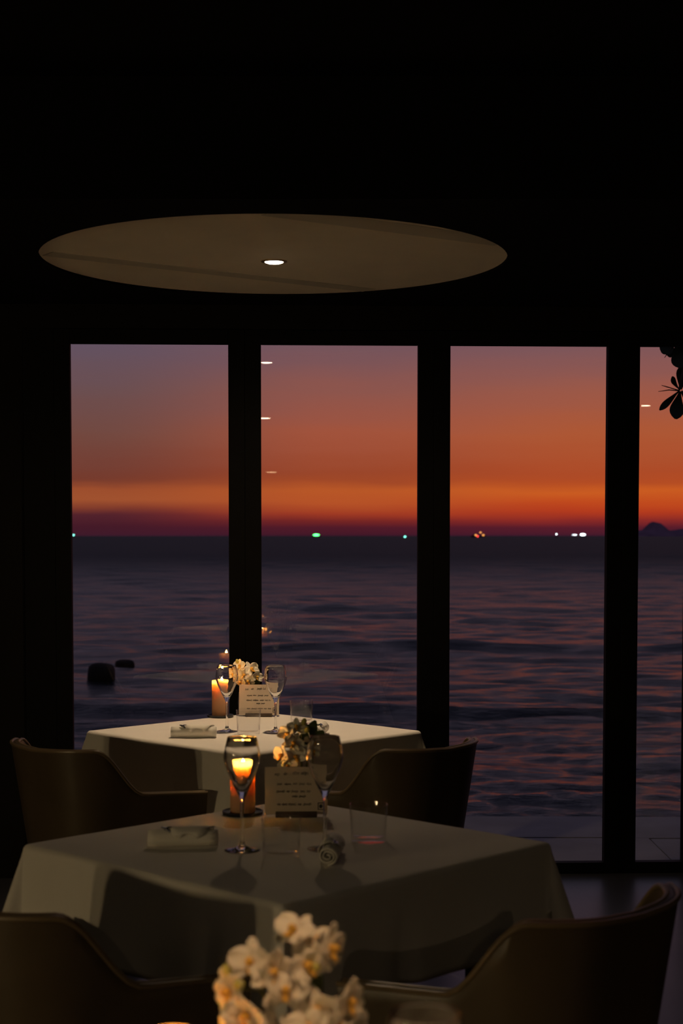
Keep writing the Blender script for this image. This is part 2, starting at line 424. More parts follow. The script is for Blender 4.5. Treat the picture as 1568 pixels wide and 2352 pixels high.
# rocks standing out of the water
def rock(label, loc, sx, sy, sz, seed):
    b = bmesh.new(); bmesh.ops.create_icosphere(b, subdivisions=3, radius=1)
    r = random.Random(seed); ks = [(Vector((r.uniform(-1, 1), r.uniform(-1, 1), r.uniform(-1, 1))) * 3, r.uniform(0, 6)) for _ in range(6)]
    for v in b.verts:
        d = 1 + sum(0.06 * math.sin(v.co.dot(k) + ph) for k, ph in ks)
        q = v.co * d
        q = Vector((math.copysign(abs(q.x) ** 0.75, q.x), q.y, math.copysign(abs(q.z) ** 0.7, q.z)))
        v.co = (q.x * sx, q.y * sy, q.z * sz)
    me = bpy.data.meshes.new('rock'); b.to_mesh(me); b.free(); me.materials.append(MATS['rock'])
    me.polygons.foreach_set('use_smooth', [True] * len(me.polygons))
    tag(link('rock', me, None, loc), label, 'rock', 'rocks in the shallow water')
rock('large dark rounded rock standing in the shallow sea', (-4.10, 26.55, -0.92), 0.255, 0.24, 0.20, 3)
rock('low flat dark rock just breaking the surface behind the large rock', (-4.07, 29.3, -1.00), 0.185, 0.2, 0.105, 5)
rock('tiny dark rock in the water above the window table', (-2.86, 22.7, -1.0), 0.09, 0.09, 0.06, 9)

# island on the horizon
mb = MB(); xs = np.linspace(1050, 2600, 90); nyi = 9
def ridge(x): return 26 + 31 * math.exp(-((x - 1196) / 21.0) ** 2) + 14 * math.exp(-((x - 1420) / 60.0) ** 2) + 3 * math.sin(x / 17.0) if x > 1050 else 0
v, f = [], []
for i, x in enumerate(xs):
    edge = min(1, (i / 5.0)) * min(1, (len(xs) - 1 - i) / 8.0)
    for j in range(nyi):
        a = j / (nyi - 1)
        v.append((x, 6000 + (a - 0.5) * 500, SEA - 2 + (ridge(x) + 2) * edge * math.sin(math.pi * a) ** 0.8))
for i in range(len(xs) - 1):
    for j in range(nyi - 1):
        a = i * nyi + j; f.append((a, a + 1, a + nyi + 1, a + nyi))
structure(mb.add(v, f).build('distant_island', 'island'), 'hazy dark island hump on the horizon')

# boats along the horizon
def boat(label, x, z, lights, size=1.0, y=2500.0):
    e = tag(empty('fishing_boat', (x, y, SEA), 0), label, 'boat', 'boats along the horizon')
    s = size
    # hull with raised bow
    v, f = [], []
    for i, (px, w, zb, zt) in enumerate([(-7, 1.2, 0.0, 1.5), (-4, 1.9, -0.3, 1.2), (0, 2.1, -0.3, 1.2), (4, 1.7, -0.3, 1.6), (7.5, 0.15, 0.4, 2.4)]):
        v += [(px * s, -w * s, zt * s), (px * s, -w * 0.6 * s, zb * s), (px * s, w * 0.6 * s, zb * s), (px * s, w * s, zt * s)]
    for i in range(4):
        for k in range(4): f.append((i * 4 + k, i * 4 + (k + 1) % 4, i * 4 + 4 + (k + 1) % 4, i * 4 + 4 + k))
    f += [(0, 1, 2, 3), (19, 18, 17, 16)]
    MB().add(v, f).build('hull', 'boat_hull', e, False)
    MB().box(-5 * s, -1.5 * s, -1.2 * s, 1.2 * s, 1.1 * s, 2.9 * s, 0.1).build('cabin', 'boat_hull', e, False)
    MB().tube([(0.5 * s, 0, 1.0 * s), (0.5 * s, 0, 5.0 * s)], 0.08 * s, 6).build('mast', 'boat_hull', e)
    for (dx, dz, wx, wz, m) in lights:
        MB().lathe([(0, -wz), (wx * 0.7, -wz * 0.7), (wx, 0), (wx * 0.7, wz * 0.7), (0, wz)], 12, dx, -2.4, z - SEA + dz).build('deck_light', m, e)
boat('boat with a wide bright green lamp on the horizon', -40.2, 2.6, [(0, 0, 5.2, 1.7, 'light_green')])
boat('boat with a wide bright white lamp on the horizon', 382.8, 3.2, [(1, 0, 4.4, 1.7, 'light_white'), (-12, -0.4, 4.0, 0.5, 'light_white')])
boat('dark boat with amber and red lamps on the horizon', 217.0, 3.0, [(-3.5, -0.6, 1.8, 1.5, 'light_amber'), (4.0, 3.6, 1.7, 1.3, 'light_amber'), (8.5, -0.6, 2.0, 1.4, 'light_amber'), (-0.5, -2.4, 1.6, 1.4, 'light_red')], 1.6)
boat('small boat with one white lamp left of the bright white boat', 341.9, 3.9, [(0, 0, 1.0, 1.1, 'light_white')], 0.5)
boat('small boat with one teal lamp between two door posts', 92.9, -0.2, [(0, 0, 1.5, 1.5, 'light_teal')], 0.4, 2300)
boat('small boat with a teal lamp against the jamb post', -426.5, 2.5, [(0, 0, 2.0, 1.2, 'light_teal')], 0.5)

# ------------------------------------------------------------------ tree with drooping leaves outside the narrow door
tree = tag(empty('tree', (3.3, 7.45, 0.0)), 'dark tree with thick rounded leaves hanging outside the narrow glass door', 'tree')
def rel(p): return (p[0] - 3.3, p[1] - 7.45, p[2])
MB().tube([rel(p) for p in [(3.3, 7.45, -0.05), (3.34, 7.5, 1.0), (3.25, 7.6, 1.9), (3.0, 7.8, 2.6), (2.6, 8.0, 3.0)]], [0.11, 0.09, 0.08, 0.06, 0.045], 10).build('trunk', 'bark', tree)
MB().tube([rel(p) for p in [(2.6, 8.0, 3.0), (2.2, 8.1, 2.95), (1.95, 8.18, 2.72), (1.80, 8.2, 2.50), (1.785, 8.2, 2.34), (1.755, 8.2, 2.185)]], [0.045, 0.03, 0.02, 0.012, 0.009, 0.006], 8).build('branch', 'bark', tree)
MB().tube([rel(p) for p in [(1.80, 8.2, 2.50), (1.74, 8.19, 2.45), (1.715, 8.19, 2.41)]], [0.011, 0.008, 0.006], 8).build('branch', 'bark', tree)
for q in ([(1.752, 8.2, 2.185), (1.69, 8.21, 2.205), (1.665, 8.21, 2.212)], [(1.752, 8.2, 2.183), (1.70, 8.19, 2.186), (1.645, 8.19, 2.178)], [(1.715, 8.19, 2.41), (1.69, 8.19, 2.375), (1.675, 8.19, 2.352)]):
    MB().tube([rel(p) for p in q], [0.003, 0.003, 0.0015], 6).build('twig', 'bark', tree)
def leaf(base, tip, w, droop=0.02, face=0.0, name='leaf', m='tree_leaf', parent=tree, off=rel, obov=1.7, thick=0.002):
    b, tp = Vector(base), Vector(tip); ax = tp - b; ln = ax.length; d = ax.normalized()
    side = d.cross(Vector((math.sin(face), -math.cos(face), 0.15))).normalized(); nrm = side.cross(d).normalized()
    v, f = [], []; ns_ = 10
    for sgn in (1, -1):
        for i in range(ns_ + 1):
            a = i / ns_
            ww = w * (math.sin(math.pi * min(1, a ** obov * 0.94 + 0.03)) ** 0.75 if a < 1 else 0.18) * 0.5
            ww = max(ww, w * 0.05)
            c = b + ax * a + nrm * (-droop * math.sin(math.pi * a))
            for q, cup in ((-1, 0.12), (0, 0.0), (1, 0.12)):
                v.append(off(c + side * ww * q + nrm * (cup * ww + thick * sgn)))
    o = 3 * (ns_ + 1)
    for i in range(ns_):
        for k in range(2):
            a = 3 * i + k; f.append((a, a + 1, a + 4, a + 3)); f.append((o + a, o + a + 3, o + a + 4, o + a + 1))
        for k in (0, 2):
            a = 3 * i + k; f.append((a, a + 3, o + a + 3, o + a))
    f += [(0, 1, o + 1, o), (1, 2, o + 2, o + 1), (3 * ns_, 3 * ns_ + 1, o + 3 * ns_ + 1, o + 3 * ns_), (3 * ns_ + 1, 3 * ns_ + 2, o + 3 * ns_ + 2, o + 3 * ns_ + 1)]
    return MB().add(v, f).build(name, m, parent)
for base, tip, w in (((1.73, 8.19, 2.46), (1.660, 8.17, 2.372), 0.075), ((1.715, 8.19, 2.43), (1.705, 8.2, 2.355), 0.05), ((1.735, 8.2, 2.42), (1.757, 8.18, 2.298), 0.075),
                     ((1.75, 8.2, 2.44), (1.80, 8.22, 2.31), 0.075), ((1.755, 8.2, 2.19), (1.714, 8.18, 2.255), 0.028), ((1.757, 8.2, 2.185), (1.652, 8.19, 2.082), 0.036),
                     ((1.760, 8.2, 2.180), (1.735, 8.18, 2.035), 0.075), ((1.762, 8.2, 2.19), (1.792, 8.2, 2.32), 0.08), ((1.765, 8.2, 2.18), (1.86, 8.22, 2.12), 0.07),
                     ((1.79, 8.2, 2.46), (1.90, 8.15, 2.40), 0.09), ((1.80, 8.2, 2.52), (1.70, 8.25, 2.58), 0.08), ((1.95, 8.18, 2.70), (1.88, 8.1, 2.55), 0.09)):
    leaf(base, tip, w)

# ------------------------------------------------------------------ ceiling disc and the recessed lamps
disc = tag(empty('ceiling_disc', (DISC[0], DISC[1], CEIL)), 'round pale plaster ceiling disc above the window table', 'ceiling panel')
MB().lathe([(0, 0.010), (DISC_R + 0.004, 0.010), (DISC_R + 0.004, 0.03), (0, 0.03)], 128).build('disc_panel', 'plaster', disc, sharp=30)
def shade_band(p, q, w):  # thin darker strip on the disc, a shadow band put into shape and colour
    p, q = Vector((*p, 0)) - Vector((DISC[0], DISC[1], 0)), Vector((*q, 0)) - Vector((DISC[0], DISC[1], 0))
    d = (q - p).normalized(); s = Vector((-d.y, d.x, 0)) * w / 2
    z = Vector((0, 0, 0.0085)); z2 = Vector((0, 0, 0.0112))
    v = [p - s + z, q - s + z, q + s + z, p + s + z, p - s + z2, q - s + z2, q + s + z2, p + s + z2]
    MB().add(v, [(0, 1, 2, 3), (4, 5, 6, 7), (0, 1, 5, 4), (1, 2, 6, 5), (2, 3, 7, 6), (3, 0, 4, 7)]).build('shade_strip', 'plaster_shade', disc, False)
shade_band((-1.000, 5.395), (0.108, 6.19), 0.085)
shade_band((-0.205, 4.70), (0.540, 5.19), 0.13)

def downlight(label, x, y, z, watts, spot_deg, blend, r=0.032, col=(1.0, 0.72, 0.42), glow='lamp_glow', trim='brass', spill=0):
    e = tag(empty('recessed_downlight', (x, y, z)), label, 'downlight', 'recessed ceiling downlights')
    MB().lathe([(r + 0.014, 0.004), (r + 0.014, -0.002), (r + 0.006, -0.004), (r, -0.002), (r, 0.004)], 40).build('trim_ring', trim, e)
    MB().lathe([(0, -0.0075), (r * 0.7, -0.0065), (r, -0.003), (r, 0.003), (0, 0.003)], 32).build('lens', glow, e, sharp=30)
    ld = bpy.data.lights.new('downlight_beam', 'SPOT'); ld.energy = watts; ld.color = col; ld.spot_size = math.radians(spot_deg); ld.spot_blend = blend
    ld.shadow_soft_size = r
    lo = bpy.data.objects.new('downlight_beam', ld); C.objects.link(lo); lo.parent = e; lo.location = (0, 0, -0.014)
    if spill:       # softer light that the lens throws outside its main beam
        ls = ld.copy(); ls.energy = spill; ls.spot_size = math.radians(160); ls.spot_blend = 1.0
        so_ = bpy.data.objects.new('downlight_spill', ls); C.objects.link(so_); so_.parent = e; so_.location = (0, 0, -0.014)
    return e
downlight('recessed downlight in the middle of the round ceiling disc', -0.236, 5.545, CEIL + 0.009, 34, 50, 0.35, col=(1.0, 0.70, 0.41), trim='reflector', spill=30)
downlight('recessed downlight over the front table, mirrored high in the glass', -0.12, 1.329, CEIL_HI, 62, 62, 0.6, r=0.042, col=(1.0, 0.60, 0.30))
downlight('recessed downlight deep in the room, mirrored lower beside the post', 0.062, -4.206, CEIL_HI, 190, 165, 1.0, r=0.062, col=(1.0, 0.66, 0.36))
downlight('recessed downlight by the right wall, mirrored in the narrow door', 3.76, -2.221, CEIL_HI, 190, 165, 1.0, r=0.045, col=(1.0, 0.68, 0.38))

pl = tag(empty('pendant_lamp', (0.30, -8.5, 2.30)), 'small pendant lamp at the far end of the room, mirrored in the glass', 'lamp')
MB().tube([(0, 0, 0.1), (0, 0, CEIL_HI - 2.30)], 0.004, 6).build('cord', 'metal_dark', pl)
MB().lathe([(0.02, 0.12), (0.05, 0.10), (0.085, 0.0), (0.08, 0.0), (0.045, 0.095), (0.0, 0.11)], 32).build('lamp_shade', 'metal_dark', pl)
MB().lathe([(0, -0.005), (0.07, 0.0), (0.07, 0.01), (0, 0.015)], 24).build('bulb', 'pendant_glow', pl)

# wall lamps on the left wall: low warm light that rakes across the room
def sconce(label, y, z):
    e = tag(empty('wall_sconce', (ROOM_L, y, z)), label, 'wall lamp', 'globe lamps on the side wall')
    MB().lathe([(0, 0), (0.06, 0), (0.055, 0.015), (0.0, 0.02)], 24).build('back_plate', 'brass', e, rot=(0, math.pi / 2, 0))
    MB().tube([(0.01, 0, 0), (0.10, 0, 0), (0.16, 0, 0.02), (0.18, 0, 0.06)], 0.010, 10).build('arm', 'brass', e)
    MB().lathe([(0, 0.05)] + [(0.10 * math.sin(a), 0.15 - 0.10 * math.cos(a)) for a in np.linspace(0.15, math.pi - 0.02, 16)] + [(0, 0.25)], 28, 0.18, 0, 0).build('globe', 'globe_glow', e)
sconce('globe wall lamp closer to the back of the room', -1.75, 1.20)
sconce('globe wall lamp closer to the windows', -0.75, 1.20)

# ------------------------------------------------------------------ tables and cloths
TOP = 0.75
def axis_coords(a, Lh, rho):
    bend = rho * math.pi / 2
    pos = list(np.linspace(0, a, 17)) + list(a + np.linspace(0, bend, 7)[1:]) + list(np.linspace(a + bend, Lh, 17)[1:])
    return np.array([-p for p in pos[:0:-1]] + pos)
def make_cloth(name, seed, a=0.402, Lh=0.628, rho=0.013):
    r = random.Random(seed); c = axis_coords(a, Lh, rho); nn = len(c)
    bend = rho * math.pi / 2
    ph = [r.uniform(0, 6.28) for _ in range(12)]
    def fall(e, lean):
        if e <= bend: return rho * math.sin(e / rho), -rho * (1 - math.cos(e / rho))
        q = e - bend; return rho + q * lean, -rho - q * math.sqrt(1 - lean * lean)
    v = []
    for s in c:
        for t in c:
            du, dv = max(abs(s) - a, 0), max(abs(t) - a, 0)
            su, sv = (1 if s >= 0 else -1), (1 if t >= 0 else -1)
            x, y, z = min(max(s, -a), a), min(max(t, -a), a), 0.0
            if du > 0 and dv > 0:
                rr = math.hypot(du, dv); phi = math.atan2(dv, du)
                b = math.sin(2 * phi) ** 1.5
                o, z = fall(rr, 0.05 + 0.27 * b)
                wob = 0.016 * math.sin(phi * 6 + ph[0] + su + 2 * sv) * math.sin(2 * phi) * (rr / 0.3)
                dd = phi + (math.pi / 4 - phi) * 0.35 * b
                x += su * (math.cos(dd) * o + wob); y += sv * (math.sin(dd) * o - wob)
                z *= 1 - 0.03 * b
            elif du > 0 or dv > 0:
                e = max(du, dv); al = t if du > 0 else s
                k = (0 if su > 0 else 1) if du > 0 else (2 if sv > 0 else 3)
                g = max(e - bend, 0) / 0.2
                rip = g * (0.013 * math.sin(9 * al + ph[k]) + 0.007 * math.sin(19 * al + ph[k + 4]) - 0.022 * math.exp(-((al - 0.55 * a * math.sin(ph[k])) / 0.022) ** 2)) * (1 - (abs(al) / a) ** 4)
                o, z = fall(e, 0.05)
                if du > 0: x += su * (o + rip)
                else: y += sv * (o + rip)
            z += 0.0006 * math.sin(31 * s + ph[8]) * math.sin(27 * t + ph[9]) if du == 0 and dv == 0 else 0
            v.append((x, y, z))
    f = [(i * nn + j, i * nn + j + 1, (i + 1) * nn + j + 1, (i + 1) * nn + j) for i in range(nn - 1) for j in range(nn - 1)]
    me = MB().add(v, f).mesh(name, 'linen', True, None)
    return me
def table(label, clabel, x, y, rz, seed):
    e = tag(empty('dining_table', (x, y, 0), rz), label, 'table', 'square dining tables in a row')
    MB().box(-0.395, 0.395, -0.395, 0.395, TOP - 0.035, TOP - 0.002, 0.006).build('tabletop', 'table_wood', e)
    lm = MB().box(-0.028, 0.028, -0.028, 0.028, 0, TOP - 0.035, 0.003).mesh('leg', 'metal_dark')
    for sx in (-1, 1):
        for sy in (-1, 1): link('leg', lm, e, (sx * 0.305, sy * 0.305, 0))
    cl = link('tablecloth', make_cloth('tablecloth', seed), None, (x, y, TOP + 0.0008), (0, 0, rz))
    so = cl.modifiers.new('thickness', 'SOLIDIFY'); so.thickness = 0.0012; so.offset = 1.0
    tag(cl, clabel, 'tablecloth', 'white tablecloths')
FAR, NEAR, FRONT = (-0.305, 5.433), (-0.1185, 3.433), (-0.08, 1.45)
R45 = math.radians(45)
table('square table under a bright cloth beside the windows', 'white tablecloth brightly lit on the table beside the windows', *FAR, R45, 3)
table('square table under a dim cloth, second from the windows', 'dim white tablecloth with a chair shadow on the middle table', *NEAR, math.radians(46), 5)
table('square table holding the blurred orchid at the bottom edge', 'white tablecloth of the table under the blurred orchid', *FRONT, R45, 8)
TT = TOP + 0.002   # top of the cloth

# ------------------------------------------------------------------ chairs
def make_chair():
    root = empty('armchair')
    HB, R, B, ARM, AE = 0.055, 0.19, -0.25, 0.31, math.radians(75)
    path = []   # (x, y, nx, ny, s)  from the back centre outwards on the +x side
    for x in np.linspace(0, HB, 4): path.append((x, B, 0, -1, x))
    for a in np.linspace(0, AE, 19)[1:]:
        path.append((HB + R * math.sin(a), B + R - R * math.cos(a), math.sin(a), -math.cos(a), HB + R * a))
    s0 = HB + R * AE; ax_, ay_ = path[-1][:2]
    for d in np.linspace(0, ARM, 15)[1:]:
        path.append((ax_ + math.cos(AE) * d, ay_ + math.sin(AE) * d, math.sin(AE), -math.cos(AE), s0 + d))
    FRONT_Y = path[-1][1]
    def top(s):
        if s < 0.235: return 0.777 + 0.008 * math.sin(math.pi / 2 * s / 0.235)
        if s < 0.405:
            q = (s - 0.235) / 0.17; q = q * q * (3 - 2 * q); return 0.785 + (0.640 - 0.785) * q
        return 0.640 - 0.012 * (s - 0.405) / 0.22
    full = [(-x, y, -nx, ny, s) for x, y, nx, ny, s in path[:0:-1]] + path
    th, zb = 0.025, 0.385
    hs = [0, 0.06, 0.16, 0.35, 0.55, 0.75, 0.9, 1.0]
    v, f = [], []; m = None
    for x, y, nx, ny, s in full:
        zt = top(s); ring = []
        for h in hs:
            z = zb + (zt - 0.008 - zb) * h; o = -0.055 * (1 - (z - zb) / 0.37) - 0.03 * max(0, 1 - h / 0.16) ** 2
            ring.append((x + nx * o, y + ny * o, z))
        o = 0.0 if zt > 0.7 else -0.055 * (1 - (zt - zb) / 0.37)
        for k in (0.25, 0.5, 0.75):
            ring.append((x + nx * (o - th * k), y + ny * (o - th * k), zt + 0.003 * math.sin(math.pi * k) - 0.004))
        for h in hs[::-1]:
            z = zb + (zt - 0.008 - zb) * h; o2 = -0.055 * (1 - (z - zb) / 0.37) - th
            ring.append((x + nx * o2, y + ny * o2, z))
        m = len(ring); v += ring
    nf = len(full)
    for i in range(nf - 1):
        for k in range(m): f.append((i * m + k, i * m + (k + 1) % m, (i + 1) * m + (k + 1) % m, (i + 1) * m + k))
    f += [tuple(range(m)), tuple(range((nf - 1) * m, nf * m))[::-1]]
    MB().add(v, f).build('shell', 'leather', root, sharp=60)
    for inner in (0, 1):
        pts = []
        for x, y, nx, ny, s in full:
            zt = top(s); o = (-0.055 * (1 - (zt - zb) / 0.37)) - (th - 0.002 if inner else 0.002)
            pts.append((x + nx * o, y + ny * o, zt - 0.004))
        MB().tube(pts, 0.0055, 8).build('piping', 'leather_piping', root)
    # seat cushion following the inside of the shell
    out_ = [(x - nx * 0.095, y - ny * 0.085) for x, y, nx, ny, s in full]
    pts = [(px, py) for px, py in out_] + [(0.15, FRONT_Y + 0.04), (0, FRONT_Y + 0.05), (-0.15, FRONT_Y + 0.04)]
    k = len(pts); cx, cy = 0, 0.0; v, f = [], []
    for z, sc in ((0.36, 0.96), (0.375, 1.0), (0.435, 1.0), (0.455, 0.97), (0.462, 0.85), (0.465, 0.5)):
        v += [(cx + (px - cx) * sc, cy + (py - cy) * sc, z) for px, py in pts]
    for r_ in range(5):
        for i in range(k): f.append((r_ * k + i, r_ * k + (i + 1) % k, (r_ + 1) * k + (i + 1) % k, (r_ + 1) * k + i))
    f += [tuple(range(k))[::-1], tuple(range(5 * k, 6 * k))]
    MB().add(v, f).build('seat', 'leather', root, sharp=50)
    MB().box(-0.17, 0.17, -0.15, 0.18, 0.335, 0.39, 0.01).build('under_frame', 'metal_dark', root)
    for sx in (-1, 1):
        for y0, y1 in ((0.16, 0.215), (-0.13, -0.20)):
            MB().tube([(sx * 0.15, y0, 0.36), (sx * 0.205, y1, 0.0)], [0.014, 0.009], 10).build('leg', 'metal_dark', root)
    return root
proto = make_chair()
chairs = [((-0.770, 4.955), -R45, 'lit brown leather armchair facing the window table, left of it'),
          ((0.157, 4.971), R45, 'dark leather armchair with its back toward the narrow door, at the window table'),
          ((0.342, 2.857), R45, 'large dark leather armchair at the middle table, right of the blurred orchid'),
          ((-0.514, 2.903), -R45, 'dark leather armchair at the middle table, left of the blurred orchid')]
for i, (p, rz, lab) in enumerate(chairs):
    o = proto if i == 0 else copy_tree(proto)
    o.location = (*p, 0); o.rotation_euler = (0, 0, rz)
    tag(o, lab, 'chair', 'brown leather armchairs')

# ------------------------------------------------------------------ tableware
WHERE = {'far': 'window table', 'near': 'middle table', 'front': 'front table'}
def wine_glass_mesh(h):
    s = h / 0.242
    po = [(0.0, 0.0), (0.036, 0.0), (0.0385, 0.0008), (0.0385, 0.0018), (0.030, 0.0030), (0.016, 0.0055), (0.008, 0.0105), (0.0045, 0.020), (0.0036, 0.045), (0.0035, 0.080),
          (0.0042, 0.103), (0.0062, 0.113), (0.0100, 0.121), (0.0150, 0.131), (0.0225, 0.147), (0.0315, 0.168), (0.0380, 0.188), (0.0395, 0.197), (0.0388, 0.208), (0.0365, 0.221), (0.0320, 0.240), (0.0316, 0.2418)]
    pi_ = [(0.0311, 0.2418), (0.0309, 0.240), (0.0354, 0.221), (0.0377, 0.208), (0.0384, 0.197), (0.0369, 0.188), (0.0303, 0.1685), (0.0212, 0.149), (0.0132, 0.134), (0.0065, 0.1285), (0.0, 0.127)]
    return MB().lathe([(r, z * s) for r, z in po + pi_], 48).mesh('wine_glass', 'wine_glass_clear', True, None)
wg = {h: wine_glass_mesh(h) for h in (0.231, 0.246)}
def wine_glass(p, h, label):
    tag(link('wine_glass', wg[h], None, (*p, TT)), label, 'wine glass', 'empty stemmed wine glasses')
wine_glass((-0.397, 5.41), 0.231, 'empty wine glass in front of the candle on the window table')
wine_glass((-0.228, 5.397), 0.231, 'empty wine glass in front of the card on the window table')
wine_glass((-0.214, 3.352), 0.246, 'wine glass with the burning candle seen through its bowl, middle table')
wine_glass((-0.036, 3.366), 0.246, 'wine glass right of the card on the middle table')
wine_glass((0.076, 1.40), 0.246, 'wine glass with only its rim at the bottom edge')
tum_me = MB().lathe([(0, 0), (0.037, 0), (0.0385, 0.002), (0.0425, 0.082), (0.0423, 0.0835), (0.0413, 0.0835), (0.041, 0.082), (0.0372, 0.016), (0.034, 0.0115), (0, 0.0105)], 48).mesh('tumbler', 'thin_glass', True, None)
def tumbler(p, label): tag(link('tumbler', tum_me, None, (*p, TT)), label, 'tumbler', 'empty water tumblers')
tumbler((-0.318, 5.335), 'clear tumbler between the two wine glasses on the window table')
tumbler((-0.145, 5.655), 'clear tumbler standing beyond the orchid against the sea, window table')
tumbler((-0.127, 3.28), 'clear tumbler with candle sparkle at its foot on the middle table')
tumbler((0.060, 3.454), 'clear tumbler standing alone at the right of the middle table')

def candle(p, r, h, label, well=0.024, glow='flame_sheltered'):
    e = tag(empty('pillar_candle', (*p, TT)), label, 'candle', 'lit pillar candles')
    MB().lathe([(0, 0), (0.044, 0), (0.049, 0.003), (0.050, 0.009), (0.047, 0.010), (0.043, 0.006), (0, 0.006)], 40).build('candle_plate', 'slate', e, sharp=50)
    z0 = 0.0062
    # burnt-out rim: a thin wax wall stands around the pool that holds the flame
    wm = MB().lathe([(0, z0), (r - 0.001, z0), (r, z0 + 0.002), (r, z0 + h - 0.003), (r - 0.0004, z0 + h - 0.0008), (r - 0.0014, z0 + h), (r - 0.0024, z0 + h - 0.0008)], 40)
    wm.lathe([(r - 0.0002, z0 + h - well + 0.003), (r - 0.004, z0 + h - well + 0.0005), (0, z0 + h - well)], 40)
    zz = z0 + h - well - 0.004
    while zz > z0 + 0.01:      # layers of wax inside, so that the glow fades downwards
        wm.lathe([(0, zz), (r - 0.0008, zz)], 40); zz -= 0.006
    w = wm.build('pillar', 'wax', e, sharp=None)
    zt = z0 + h - well
    MB().tube([(0, 0, zt - 0.002), (0.0005, 0, zt + 0.006), (0.002, 0, zt + 0.011)], 0.0011, 6).build('wick', 'wick', e)
    fl = [(0, 0.0), (0.0035, 0.002), (0.0058, 0.0055), (0.0062, 0.009), (0.0048, 0.014), (0.0025, 0.019), (0.0, 0.023)]
    MB().lathe([(a, b) for a, b in fl], 20, 0.0015, 0, zt + 0.005).build('flame', glow, e)
    return e
candle((-0.4535, 5.84), 0.031, 0.132, 'burning pillar candle on the window table', 0.014, 'flame')
candle((-0.2405, 3.79), 0.0305, 0.126, 'burning pillar candle on the middle table')
candle((-0.196, 1.79), 0.0305, 0.097, 'burnt-down candle glowing at the bottom edge', 0.055, 'flame')

# menu card on a small wooden stand
def card(p, rz, label, seed, tilt=0.14):
    e = tag(empty('menu_card', (*p, TT), rz), label, 'card', 'handwritten table cards')
    MB().box(-0.050, 0.050, -0.034, 0.020, 0, 0.013, 0.002).build('card_stand', 'wood_dark', e)
    ct, st = math.cos(tilt), math.sin(tilt)
    def on(u, w, d): return (u, -0.019 + w * st - d * ct, 0.006 + w * ct + d * st)   # u across, w up the card, d proud of its face
    v = [on(a, b, d) for d in (0, -0.0012) for a, b in ((-0.0755, 0), (0.0755, 0), (0.0755, 0.114), (-0.0755, 0.114))]
    MB().add(v, [(0, 1, 2, 3), (7, 6, 5, 4), (0, 4, 5, 1), (1, 5, 6, 2), (2, 6, 7, 3), (3, 7, 4, 0)]).build('card_sheet', 'paper', e, False)
    r = random.Random(seed); mb = MB()
    def stroke(pts, w):
        q = []
        for i, (a, b) in enumerate(pts):
            n0, n1 = pts[max(i - 1, 0)], pts[min(i + 1, len(pts) - 1)]
            dx, dy = n1[0] - n0[0], n1[1] - n0[1]; l = math.hypot(dx, dy) or 1
            ox, oy = -dy / l * w / 2, dx / l * w / 2
            q += [on(a + ox, b + oy, 0.0003), on(a - ox, b - oy, 0.0003)]
        mb.add(q, [(2 * i, 2 * i + 1, 2 * i + 3, 2 * i + 2) for i in range(len(pts) - 1)])
    def words(u0, u1, w, size, width):
        u_ = u0
        while u_ < u1 - 0.006:
            ln = min(r.uniform(0.008, 0.022), u1 - u_)
            k = max(6, int(ln / (size * 0.16))); pts = []
            ph, fr = r.uniform(0, 6), r.uniform(0.9, 1.25)
            for i in range(k * 3):
                a = i / (k * 3 - 1)
                tall = 1.0 + (0.9 if math.sin(a * 9 + ph) > 0.75 else 0)
                x = u_ + ln * a + 0.22 * size * math.sin(2 * math.pi * k * 0.42 * fr * a + 1.2)
                pts.append((x, w + tall * size * 0.32 * math.sin(2 * math.pi * k * 0.42 * fr * a + ph)))
            stroke(pts, width); u_ += ln + r.uniform(0.003, 0.006)
    words(-0.052, -0.040, 0.096, 0.0075, 0.0008); words(-0.030, -0.018, 0.097, 0.008, 0.0008); words(-0.008, 0.028, 0.098, 0.009, 0.0009)
    for w_, a_, b_ in ((0.073, -0.046, 0.040), (0.055, -0.048, 0.044), (0.043, -0.010, 0.030), (0.024, -0.046, 0.046)): words(a_, b_, w_, 0.006, 0.00065)
    mb.build('handwriting', 'ink', e, False)
    mb = MB()   # small framed emblem in the lower corner
    def patch(a0, a1, b0, b1): mb.add([on(a0, b0, 0.0004), on(a1, b0, 0.0004), on(a1, b1, 0.0004), on(a0, b1, 0.0004)], [(0, 1, 2, 3)])
    patch(0.052, 0.067, 0.010, 0.012); patch(0.052, 0.067, 0.026, 0.028); patch(0.052, 0.054, 0.012, 0.026); patch(0.065, 0.067, 0.012, 0.026)
    mb.add([on(0.0595 + 0.0042 * math.cos(a), 0.019 + 0.0050 * math.sin(a), 0.0004) for a in np.linspace(0, 2 * math.pi, 13)[:-1]], [tuple(range(12))])
    mb.build('emblem', 'ink', e, False)
card((-0.309, 5.875), math.radians(-3), 'cream handwritten card on the window table', 4)
card((-0.110, 3.775), math.radians(2), 'cream handwritten card warmed by the candle on the middle table', 9)

